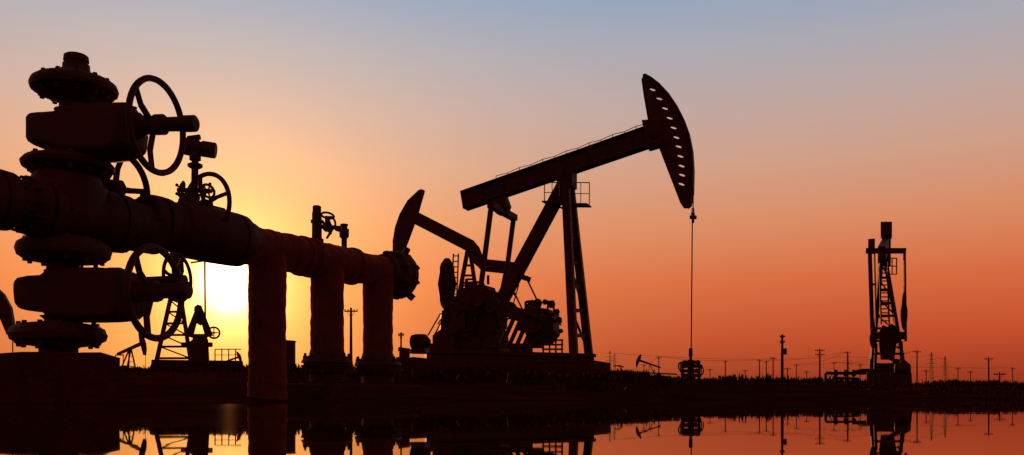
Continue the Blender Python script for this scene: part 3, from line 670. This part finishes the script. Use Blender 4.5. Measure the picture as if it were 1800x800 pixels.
# ================= SCRUB =================
def scrub(name,n,pxr,dr,h,label,seed):
    rnd=random.Random(seed); b=B()
    for i in range(n):
        cx=rnd.uniform(*pxr); d=rnd.uniform(*dr); x=(cx-900)/F*d; z=ground_z(x,d)
        den=noise.noise(V((x*.25,d*.1,seed)))
        if den<-.15: continue
        hh=h*(.35+1.1*max(0,den+.2))*rnd.uniform(.5,1.2)
        for j in range(9):
            a=rnd.uniform(0,6.28); l=rnd.uniform(.1,.7); w=rnd.uniform(.008,.02)
            base=V((x+rnd.uniform(-.15,.15),d+rnd.uniform(-.15,.15),z-.03)); tip=base+V((math.cos(a)*l*hh,math.sin(a)*l*hh,hh*rnd.uniform(.6,1.1)))
            s=V((math.cos(a+1.57),math.sin(a+1.57),0))*w*(1+d/25)
            mid=base.lerp(tip,.55)+V((0,0,hh*.08))
            b.add([base-s,base+s,mid+s*.8,tip,mid-s*.8],[[0,1,2,3,4]])
            if rnd.random()<.5:
                t2=mid+V((rnd.uniform(-.3,.3)*hh,rnd.uniform(-.3,.3)*hh,hh*.25)); b.add([mid-s,mid+s,t2],[[0,1,2]])
    o=b.out(name,None,M_scrub); o['kind']='stuff'; tag(o,label,'scrub')
scrub('scrub',2600,(1060,1830),(44,62),.42,'dry low scrub along the rise of the field',1)
scrub('scrub',400,(1640,1900),(40,60),.5,'dry low scrub along the rise of the field',4)
scrub('scrub',500,(200,720),(24,60),.35,'dry low scrub along the rise of the field',6)
scrub('grass',1200,(-50,1100),(13,28),.16,'sparse dry grass tufts on dark soil',2)
scrub('grass',1200,(700,1850),(13,30),.12,'sparse dry grass tufts near the water',3)

# ================= WORLD =================
az=math.radians(-17.7); el=math.radians(6.9)
SD=V((math.sin(az)*math.cos(el),math.cos(az)*math.cos(el),math.sin(el)))
w=bpy.data.worlds.new('World'); sc.world=w; w.use_nodes=True; nt=w.node_tree; N=nt.nodes; L=nt.links
bg=N['Background']
tc=N.new('ShaderNodeTexCoord'); nm=N.new('ShaderNodeVectorMath'); nm.operation='NORMALIZE'; L.new(tc.outputs['Generated'],nm.inputs[0])
sx=N.new('ShaderNodeSeparateXYZ'); L.new(nm.outputs[0],sx.inputs[0])
mul=N.new('ShaderNodeMath'); mul.operation='MULTIPLY'; mul.inputs[1].default_value=2; mul.use_clamp=True; L.new(sx.outputs['Z'],mul.inputs[0])
rp=N.new('ShaderNodeValToRGB'); L.new(mul.outputs[0],rp.inputs[0]); cr=rp.color_ramp
stops=[(0,(132,38,24)),(.045,(154,48,27)),(.12,(190,68,34)),(.25,(214,102,56)),(.374,(216,136,96)),(.494,(206,156,132)),(.607,(190,164,158)),(.715,(170,167,176)),(.83,(140,162,190)),(1.0,(50,62,84))]
cr.elements[0].position=0; cr.elements[0].color=lin(*stops[0][1]); cr.elements[1].position=1; cr.elements[1].color=lin(*stops[-1][1])
for pos,c in stops[1:-1]: e=cr.elements.new(pos); e.color=lin(*c)
dt=N.new('ShaderNodeVectorMath'); dt.operation='DOT_PRODUCT'; L.new(nm.outputs[0],dt.inputs[0]); dt.inputs[1].default_value=SD
mx=N.new('ShaderNodeMath'); mx.operation='MAXIMUM'; mx.inputs[1].default_value=0; L.new(dt.outputs['Value'],mx.inputs[0])
# the sky opposite the setting sun: much darker, plus a red fill added to lift silhouettes
mr=N.new('ShaderNodeMapRange'); mr.inputs['From Min'].default_value=0; mr.inputs['From Max'].default_value=.62; mr.inputs['To Min'].default_value=.05; mr.inputs['To Max'].default_value=1; L.new(dt.outputs['Value'],mr.inputs['Value'])
vs=N.new('ShaderNodeVectorMath'); vs.operation='SCALE'; L.new(rp.outputs['Color'],vs.inputs[0]); L.new(mr.outputs['Result'],vs.inputs['Scale'])
mr2=N.new('ShaderNodeMapRange'); mr2.inputs['From Min'].default_value=.55; mr2.inputs['From Max'].default_value=-.6; mr2.inputs['To Min'].default_value=0; mr2.inputs['To Max'].default_value=1; L.new(dt.outputs['Value'],mr2.inputs['Value'])
v2=N.new('ShaderNodeVectorMath'); v2.operation='SCALE'; v2.inputs[0].default_value=(.20,.042,.024); L.new(mr2.outputs['Result'],v2.inputs['Scale'])
a0=N.new('ShaderNodeVectorMath'); a0.operation='ADD'; L.new(vs.outputs[0],a0.inputs[0]); L.new(v2.outputs[0],a0.inputs[1])
acc=a0.outputs[0]
for n_,c in ((4500,(9,7,3.2)),(800,(1.8,1.0,.3)),(170,(.75,.36,.06)),(45,(.28,.13,.02)),(14,(.12,.066,.016))):
    pw=N.new('ShaderNodeMath'); pw.operation='POWER'; pw.inputs[1].default_value=n_; L.new(mx.outputs[0],pw.inputs[0])
    s=N.new('ShaderNodeVectorMath'); s.operation='SCALE'; s.inputs[0].default_value=c; L.new(pw.outputs[0],s.inputs['Scale'])
    a=N.new('ShaderNodeVectorMath'); a.operation='ADD'; L.new(acc,a.inputs[0]); L.new(s.outputs[0],a.inputs[1]); acc=a.outputs[0]
sky=N.new('ShaderNodeTexSky'); sky.sky_type='NISHITA'; sky.sun_disc=False; sky.sun_elevation=el; sky.sun_rotation=az
s=N.new('ShaderNodeVectorMath'); s.operation='SCALE'; s.inputs['Scale'].default_value=0.003; L.new(sky.outputs[0],s.inputs[0])
a=N.new('ShaderNodeVectorMath'); a.operation='ADD'; L.new(acc,a.inputs[0]); L.new(s.outputs[0],a.inputs[1])
L.new(a.outputs[0],bg.inputs['Color']); bg.inputs['Strength'].default_value=1.0
sl=bpy.data.lights.new('sun','SUN'); sl.energy=2.5; sl.angle=math.radians(.5); sl.color=(1,.32,.09)
so=bpy.data.objects.new('sun',sl); col.objects.link(so); so.rotation_euler=SD.to_track_quat('Z','Y').to_euler()
# ================= CAMERA =================
cd_=bpy.data.cameras.new('camera'); cam=bpy.data.objects.new('camera',cd_); col.objects.link(cam)
cam.location=(0,0,CZ); cam.rotation_euler=(math.radians(90),0,0); cd_.sensor_width=36; cd_.lens=36*F/1800; cd_.shift_y=(HY-400)/1800
cd_.clip_start=.02; cd_.clip_end=10000
sc.camera=cam
